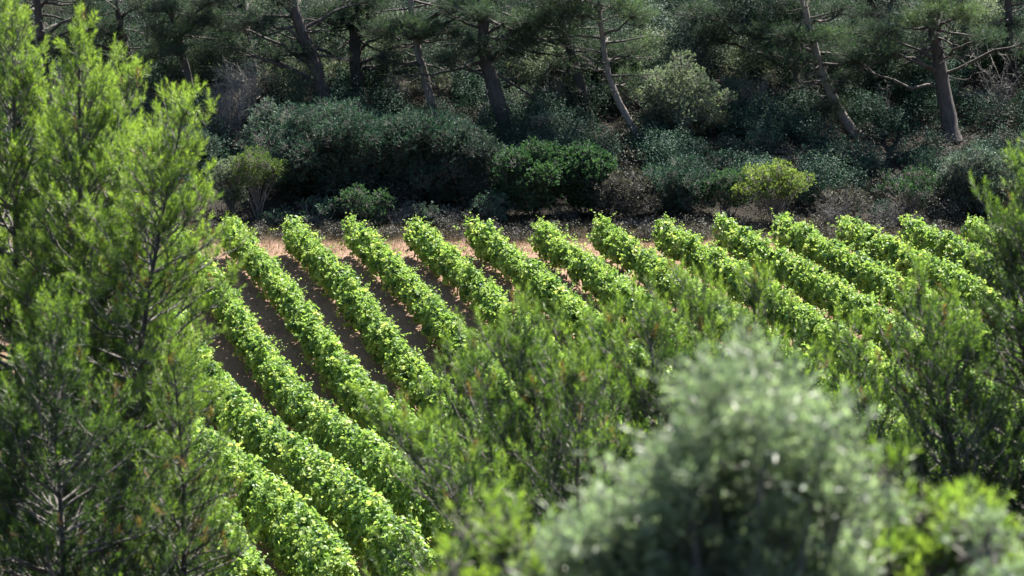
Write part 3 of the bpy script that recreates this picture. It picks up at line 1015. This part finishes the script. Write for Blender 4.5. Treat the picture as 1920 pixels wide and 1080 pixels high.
def build_far_wood():
    R = np.random.default_rng
    far_pine('leaning old pine above the dark round bush, left of centre', [(612, 200), (590, 120), (560, 40), (545, 0)], 186, 18, R(101), lmax=4.5, dead=7, pads=[(470,40,-1,1.5,.5,.3),(560,150,-1.2,.8,.35,.35),(500,110,0,.9,.35,.3),(620,30,1,1.5,.5,.4)])
    far_pine('straight dark pine trunk right behind the round bush', [(675, 190), (668, 120), (665, 60), (668, 0)], 188, 16, R(102), dead=3, pads=[(720,60,-1.5,1.3,.6,.5),(700,10,0,1.4,.5,.45),(740,130,0,1.0,.5,.35)])
    far_pine('slim pine leaning left, standing between the straight trunk and the forked pine', [(818, 210), (800, 160), (780, 80), (770, 0)], 185, 11, R(103), lmax=3.2, bark=M_BARK_PALE, pads=[(760,40,-1,1.0,.5,.4),(840,60,-.5,1.1,.5,.3),(850,10,-1,1.3,.5,.35)])
    far_pine('thick old pine forking low, at the centre of the wood', [(958, 285), (945, 220), (920, 150), (905, 80), (905, 0)], 184, 20, R(104), lmax=5, dead=4, pads=[(1000,40,-1,1.5,.6,.45),(850,110,-.5,1.1,.4,.25),(960,90,1,1.2,.5,.35),(890,20,-1.5,1.6,.5,.4)])
    far_pine('dark twisted pine right of the thick forked pine', [(1105, 280), (1098, 200), (1080, 120), (1060, 70)], 186, 12, R(105), lmax=3.6, pads=[(1060,60,-1,1.1,.6,.5),(1090,120,1,1.0,.5,.4),(1030,130,1,.9,.4,.35)])
    far_pine('tall thin pine with bent foot above the middle bushes', [(1212, 300), (1175, 220), (1140, 150), (1128, 60), (1122, 0)], 183, 9, R(106), lmax=3.6, bark=M_BARK_PALE, pads=[(1190,30,-.5,1.3,.6,.75),(1200,90,0,1.0,.6,.7),(1080,30,-.8,1.2,.5,.5),(1175,150,1,.9,.6,.6)])
    far_pine('pale bare pine trunk leaning steeply left, right of centre', [(1612, 295), (1590, 240), (1560, 180), (1535, 120)], 184, 12, R(107), lmax=3.6, bark=M_BARK_PALE, dead=4, pads=[(1520,70,-.6,1.0,.3,.6),(1500,110,-.8,.9,.3,.55),(1585,150,-.8,1.1,.4,.3),(1570,200,-.6,.8,.3,.35)])
    far_pine('stout dark pine with a bright lower bough, upper right', [(1785, 285), (1780, 230), (1768, 150), (1750, 60), (1745, 0)], 184, 19, R(108), lmax=4.8, dead=6, crown_from=0.33, pads=[(1710,40,-1.6,1.1,.4,.95),(1810,25,-1.5,1.1,.4,.95),(1760,10,-1.6,1.3,.5,.8),(1850,70,-1,1.2,.4,.4),(1640,60,-.5,1.3,.4,.25)])  # high pad tints paint sunlight on the lower boughs
    far_pine('slender dark pine behind the left pine, leaning left', [(368, 215), (350, 130), (325, 40), (315, 0)], 187, 9, R(109), lmax=3.4, dead=5, pads=[(300,60,0,1.4,.6,.5),(380,30,-1,1.4,.5,.45),(330,140,1,1.0,.5,.4)])
    far_pine('pine in shade at the upper left behind the tall near pine', [(250, 215), (235, 90), (215, 0)], 189, 11, R(110), lmax=4, pads=[(200,60,0,1.5,.6,.4),(260,130,1,1.2,.5,.45)])
    far_pine('straight thin dark trunk left of the pale leaning trunk', [(1515, 300), (1505, 220), (1490, 120), (1488, 0)], 187, 8, R(111), lmax=3.6, dead=4, pads=[(1440,60,0,1.5,.6,.3),(1480,20,0,1.6,.6,.25)])
    far_pine('dark trunk between the pale leaning trunk and the stout pine', [(1668, 260), (1662, 180), (1668, 80), (1672, 0)], 190, 9, R(112), lmax=3.8, dead=4)
    far_pine('slim dark pine in the deep shade right of the grey dead tree', [(1420, 270), (1425, 180), (1415, 80), (1410, 0)], 190, 9, R(113), lmax=4.2, dead=3, pads=[(1380,30,-1,1.6,.6,.2),(1310,20,-1,1.5,.5,.3),(1440,110,0,1.2,.5,.35),(1390,200,-1,1.1,.6,.3)])
    far_pine('pine at the upper left corner, deepest in shade', [(90, 220), (80, 100), (70, 0)], 188, 12, R(114), lmax=4.2)
    far_pine('pine at the upper right corner with bare grey boughs', [(1905, 240), (1895, 120), (1890, 0)], 190, 12, R(115), lmax=4.2, dead=6, pads=[(1880,50,0,1.3,.5,.35),(1900,110,1,1.2,.5,.3)])
    far_pine('thin trunk in the shade just left of the twisted pine', [(1010, 240), (1005, 120), (1000, 0)], 191, 8, R(116), lmax=3.8)
    far_pine('thin shaded trunk left of the leaning old pine', [(480, 220), (470, 100), (455, 0)], 191, 9, R(117), lmax=4.2, dead=6, pads=[(420,30,0,1.6,.6,.35),(400,110,0,1.1,.5,.4)])

    S = M_SHRUB
    def b(label, x, Y, hw, ytop, kind, seed, name='shrub', cat='shrub', **kw):
        bush(name, label, cat, x, Y, hw, 0, ytop, R(seed), S[kind], **kw)
    # front edge of the wood
    b('small pale green tree with thin light stems left of the dark round bush', 482, 175.0, 48, 276, 'yellow', 201, leaf=0.10, tint0=0.35, stems=7, stem_mat=M_BARK_PALE, stem_r=0.025, crown_lo=0.42, n_blob=12)
    b('pale bush at the edge of the left pine crown', 432, 175.5, 30, 300, 'pale', 202, crown_lo=0.1)
    b('big dark round bush under the leaning old pine', 610, 177.5, 118, 192, 'dark', 203, n_blob=34, leaf=0.12, crown_lo=0.0, dens=34)
    b('grey lit bush showing above the left of the dark round bush', 497, 180, 40, 190, 'grey', 204, tint0=0.6, crown_lo=0.1)
    b('dark blue green bush filling the centre left', 790, 177.5, 95, 208, 'dark', 205, n_blob=28, crown_lo=0.0, tint0=0.38, dens=34)
    b('tall grey blue bush left of the thick forked pine', 880, 177, 62, 235, 'grey', 206, n_blob=20, crown_lo=0.0, tint0=0.3)
    b('fresh green bush below the thick forked pine', 1000, 175.5, 62, 272, 'fresh', 207, n_blob=18, crown_lo=0.05, leaf=0.13, wide=0.65)
    b('green bush with larger leaves below the twisted pine', 1105, 176, 55, 272, 'fresh', 208, n_blob=16, crown_lo=0.05, tint0=0.35, leaf=0.13, wide=0.65)
    b('brownish dull bush under the thin bent pine', 1175, 175, 55, 318, 'brown', 209, n_blob=14, crown_lo=0.0)
    b('dark bush right of the brownish bush', 1265, 176, 58, 300, 'dark', 210, n_blob=16, crown_lo=0.0, tint0=0.4)
    b('pale sunlit holm oak right of the thin bent pine', 1272, 183.6, 60, 108, 'pale', 211, name='holm_oak', cat='tree', n_blob=12, crown_lo=0.1, tint0=0.52, stems=9)
    b('pale lit oak scrub touching the right flank of the holm oak', 1335, 184.4, 36, 165, 'pale', 223, n_blob=10, crown_lo=0.0, tint0=0.5)
    b('low pale oak scrub touching the left foot of the holm oak', 1225, 184.0, 34, 205, 'pale', 224, n_blob=9, crown_lo=0.0, tint0=0.45)
    b('grey green oak bush left of the pale holm oak', 1180, 187, 45, 150, 'pale', 212, n_blob=14, crown_lo=0.0, tint0=0.45)
    b('green bush left of the yellow green shrub', 1360, 175.5, 42, 318, 'fresh', 213, n_blob=12, crown_lo=0.1, tint0=0.4)
    b('bright yellow green shrub with bare stems at the far track', 1455, 174.6, 66, 306, 'yellow', 214, n_blob=16, crown_lo=0.35, stems=8, stem_mat=M_BARK_PALE, tint0=0.62)
    b('low dull brown brush right of the yellow green shrub', 1575, 175.4, 58, 352, 'brown', 215, n_blob=12, crown_lo=0.0, tint0=0.6)
    b('flat topped dark green broom with pale forked stems', 1705, 175.2, 64, 322, 'fresh', 216, name='broom_shrub', n_blob=14, crown_lo=0.45, stems=9, stem_mat=M_BARK_PALE, tint0=0.3)
    b('round grey green bush in front of the stout pine', 1830, 176.2, 62, 272, 'grey', 217, n_blob=22, crown_lo=0.0, tint0=0.55)
    b('lighter grey bush at the right edge', 1905, 175.6, 36, 330, 'pale', 218, n_blob=10, crown_lo=0.0, tint0=0.5)
    b('sunlit leafy bush behind the stout pine at the right', 1850, 188, 72, 186, 'pale', 219, n_blob=20, crown_lo=0.0, tint0=0.6)
    b('dark bush at the foot of the pale leaning trunk', 1620, 181, 75, 282, 'dark', 220, n_blob=16, crown_lo=0.0, tint0=0.35)
    b('dark bush in the middle of the shaded gap behind the yellow green shrub', 1385, 180, 70, 285, 'dark', 222, n_blob=16, crown_lo=0.0, tint0=0.35)
    b('dark low bush left of the pale leaning trunk foot', 1500, 181, 66, 290, 'dark', 221, n_blob=16, crown_lo=0.0, tint0=0.3)
    b('low blue green bush at the track in front of the dark round bush', 585, 174.6, 55, 372, 'dark', 251, n_blob=10, crown_lo=0.0, tint0=0.5)
    b('low green bush with lit top left of the silvery bramble', 685, 174.4, 46, 352, 'fresh', 252, n_blob=10, crown_lo=0.0, tint0=0.5)
    b('low grey green bush between the two silvery brambles', 795, 174.6, 46, 378, 'grey', 253, n_blob=9, crown_lo=0.0, tint0=0.45)
    b('low dark bush at the track left of the fresh green bush', 925, 174.5, 44, 368, 'dark', 254, n_blob=9, crown_lo=0.0, tint0=0.5)
    b('small bushy clump at the foot of the small pale green tree', 510, 174.2, 38, 395, 'dark', 255, n_blob=8, crown_lo=0.0, tint0=0.45)
    b('low dark bush in the shade right of the low brown brush', 1640, 175.0, 40, 378, 'dark', 256, n_blob=8, crown_lo=0.0, tint0=0.4)
    # understory between the trunks
    b('pale lit oak bush between the leaning and the straight trunk', 640, 190, 45, 120, 'pale', 231, n_blob=14, crown_lo=0.0, tint0=0.6)
    b('grey green bush behind the slim leaning pine', 745, 189, 45, 165, 'pale', 232, n_blob=14, crown_lo=0.0, tint0=0.5)
    b('light green bush between slim pine and thick forked pine', 860, 189, 45, 150, 'pale', 233, n_blob=14, crown_lo=0.0, tint0=0.7)
    b('soft grey bush right behind the thick forked pine', 1010, 187, 58, 160, 'grey', 234, n_blob=18, crown_lo=0.0, tint0=0.65)
    b('green bush under the dark twisted pine', 1045, 182, 48, 215, 'grey', 235, n_blob=14, crown_lo=0.0, tint0=0.5)
    b('pale grey oak bush right of the holm oak', 1375, 188, 55, 150, 'grey', 236, n_blob=16, crown_lo=0.0, tint0=0.55)
    b('dim grey bush in the shade right of centre', 1455, 189, 60, 165, 'grey', 237, n_blob=16, crown_lo=0.0, tint0=0.35)
    b('green bush in the gap left of the stout pine', 1725, 189, 40, 190, 'pale', 238, n_blob=12, crown_lo=0.0, tint0=0.35)
    b('dim bush in the shade between the thin trunks', 1580, 190, 55, 190, 'dark', 239, n_blob=14, crown_lo=0.0, tint0=0.45)
    b('grey bush behind the left pine crown', 330, 180, 70, 230, 'grey', 240, n_blob=16, crown_lo=0.0, tint0=0.4)
    b('dark bush behind the left pines, near the corner', 190, 178, 90, 240, 'dark', 241, n_blob=18, crown_lo=0.0)
    b('dark bush behind the leftmost pine', 40, 178, 90, 240, 'dark', 242, n_blob=18, crown_lo=0.0, tint0=0.38)
    # dry, leafless things
    R2 = R(300)
    twig_bush('dead_thicket', 'leafless grey thicket behind the tip of the left pine', 'dead bush', 432, 184, 45, 95, R(301), M_TWIG, 36, r0=0.022)
    twig_bush('dead_tree', 'purplish grey leafless tree above the pale holm oak', 'dead tree', 1285, 190, 55, 50, R(302), M_TWIG, 30, r0=0.03)
    for j, (lb, x, Y, hw, zt, nm) in enumerate([
            ('bare grey branches hanging left of the leaning old pine', 470, 186, 45, 60, 26),
            ('leafless grey sapling clump behind the leaning old pine trunk', 560, 189, 40, 90, 22),
            ('thin grey bare stems between the forked pine and its twisted neighbour', 1035, 186, 30, 110, 16),
            ('bare grey stems in the shade right of the holm oak', 1420, 185.5, 45, 130, 22),
            ('bare grey stems left of the pale leaning trunk', 1520, 186, 40, 120, 20),
            ('bare dark stems right of the pale leaning trunk', 1655, 186, 40, 140, 20),
            ('bare grey branches at the upper right beyond the stout pine', 1870, 186, 50, 70, 26),
            ('bare grey stems in the gap right of the straight dark trunk', 745, 187, 35, 100, 18)]):
        twig_bush('dead_tree', lb, 'dead tree', x, Y, hw, zt, R(320 + j), M_TWIG, nm // 2, r0=0.024, fine=8)
    twig_bush('dry_bramble', 'silvery dry bramble at the foot of the dark centre left bush', 'bramble', 740, 174.4, 52, 385, R(303), M_TWIG, 40, r0=0.008, fine=10)
    twig_bush('dry_bramble', 'silvery dry bramble below the grey blue bush', 'bramble', 845, 174.4, 40, 390, R(304), M_TWIG, 36, r0=0.008, fine=10)
    twig_bush('dry_bramble', 'dry twigs beside the small pale green tree', 'bramble', 600, 174.3, 40, 410, R(305), M_TWIG, 30, r0=0.008, fine=10)
    twig_bush('dry_bramble', 'brown dry twigs right of the yellow green shrub', 'bramble', 1560, 174.2, 55, 365, R(306), M_TWIG, 40, r0=0.01, fine=10)
    twig_bush('dry_bramble', 'brown dry twigs below the flat topped broom', 'bramble', 1660, 174.0, 50, 375, R(307), M_TWIG, 36, r0=0.01, fine=10)
    twig_bush('dry_bramble', 'dry twigs under the dark bush right of centre', 'bramble', 1200, 174.2, 50, 400, R(308), M_TWIG, 34, r0=0.008, fine=10)
    # the rest of the wood, one dense mass up the slope
    def mass(kind, seed, nb, y0, y1, r0, r1, label, name, tint, hi=1.25):
        rng = R(seed)
        mb, mw = MB(), MB()
        for k in range(nb):
            Y = rng.uniform(y0, y1)
            X = rng.uniform(-1, 1) * (0.135 * Y + 4)
            gz = float(ground_z(X, Y))
            br = rng.uniform(r0, r1)
            c = np.array([X, Y, gz + br * rng.uniform(0.1, hi)])
            n = int(4 * math.pi * br * br * 26)
            d = norm(rng.normal(0, 1, (n, 3)))
            P = c + d * (br * np.clip(1.05 - np.abs(rng.normal(0, 0.28, n)), 0.2, 1.2) * (1 + 0.25 * np.sin(d[:, 0] * 4 + k) * np.sin(d[:, 2] * 5 + k * 2)))[:, None]
            P = np.repeat(P, 8, 0) + rng.normal(0, 0.10, (n * 8, 3))
            dd = np.repeat(d, 8, 0)
            NN = norm(dd * 0.6 + UP * 0.4 + rng.normal(0, 0.6, P.shape))
            sz = rng.uniform(0.06, 0.125, len(P))
            leaves(mb, P, np.cross(NN, rng.normal(0, 1, P.shape)), NN, sz, sz * 0.5, np.clip(rng.normal(tint, 0.15) + rng.normal(0, 0.12, len(P)), 0, 1))
        o = mb.build(name, S[kind])
        o['kind'] = 'stuff'
        o['label'] = label
        o['category'] = 'undergrowth'
    mass('grey', 400, 240, 188, 212, 0.8, 1.8, 'dense grey green undergrowth climbing the slope behind the pines', 'undergrowth', 0.38, 2.2)
    mass('pale', 401, 110, 188, 206, 0.6, 1.4, 'paler oak scrub mixed through the undergrowth on the slope', 'undergrowth', 0.55, 2.4)
    mass('dark', 402, 300, 177.5, 196, 0.6, 1.3, 'low dark scrub between the pine trunks', 'undergrowth', 0.4, 0.8)
    mass('brown', 403, 160, 174.8, 188, 0.35, 0.9, 'low brownish scrub along the foot of the wood', 'undergrowth', 0.5, 0.7)
    mass('brown', 404, 130, 172.4, 175.5, 0.15, 0.4, 'low dry scrub and dead stalks bordering the far track', 'undergrowth', 0.35, 0.6)
    mass('brown', 406, 150, 171.0, 173.6, 0.2, 0.5, 'tangled dry weeds at the shaded side of the far track', 'dry_weeds', 0.4, 0.5)
    mass('dark', 405, 120, 176.5, 186, 0.5, 1.1, 'dark evergreen scrub in front of the trunks', 'undergrowth', 0.35, 0.9)


def build_small_things():
    R = np.random.default_rng
    twig_bush('bare_sapling', 'thin pale bare sapling in front of the vines at lower right', 'sapling', 1848, 40, 34, 700, R(501), M_BARK_PALE, 7, r0=0.02, fine=5)
    kw = dict(leaf=0.055, wide=0.14, dens=900, per=8, shoot=0.09, stem_r=0.012, upw=0.9, group='blurred young pines beside the olive')
    def yp(label, x, Y, hw, top, seed, lo, nb, tint=0.85):
        bush('young_pine', label, 'sapling', x, Y, hw, 0, top, R(seed), M_PINE, n_blob=nb, crown_lo=lo, depth=0.35, tint0=tint, stems=6, **kw)
    yp('blurred bright green young pine at the bottom edge left of the olive', 965, 14.5, 75, 990, 511, 0.6, 12)
    yp('small blurred young pine at the bottom edge, farthest left of them', 868, 14.5, 50, 1020, 512, 0.6, 8)
    yp('low bright green young pine touching the right side of the olive', 1690, 14, 80, 952, 513, 0.6, 12)
    yp('low bright green young pine near the bottom right corner', 1805, 14, 100, 935, 514, 0.6, 14)
    bush('grey_shrub', 'blurred silvery shrub in the bottom right corner', 'shrub', 1860, 12, 95, 0, 1052, R(502), M_OLIVE, leaf=0.045, wide=0.25, dens=500, per=10, n_blob=12, shoot=0.09, stem_r=0.012, crown_lo=0.6, depth=0.3, stems=7)


build_ground()
build_vines()
build_far_wood()
build_near_pines()
build_olive()
build_small_things()
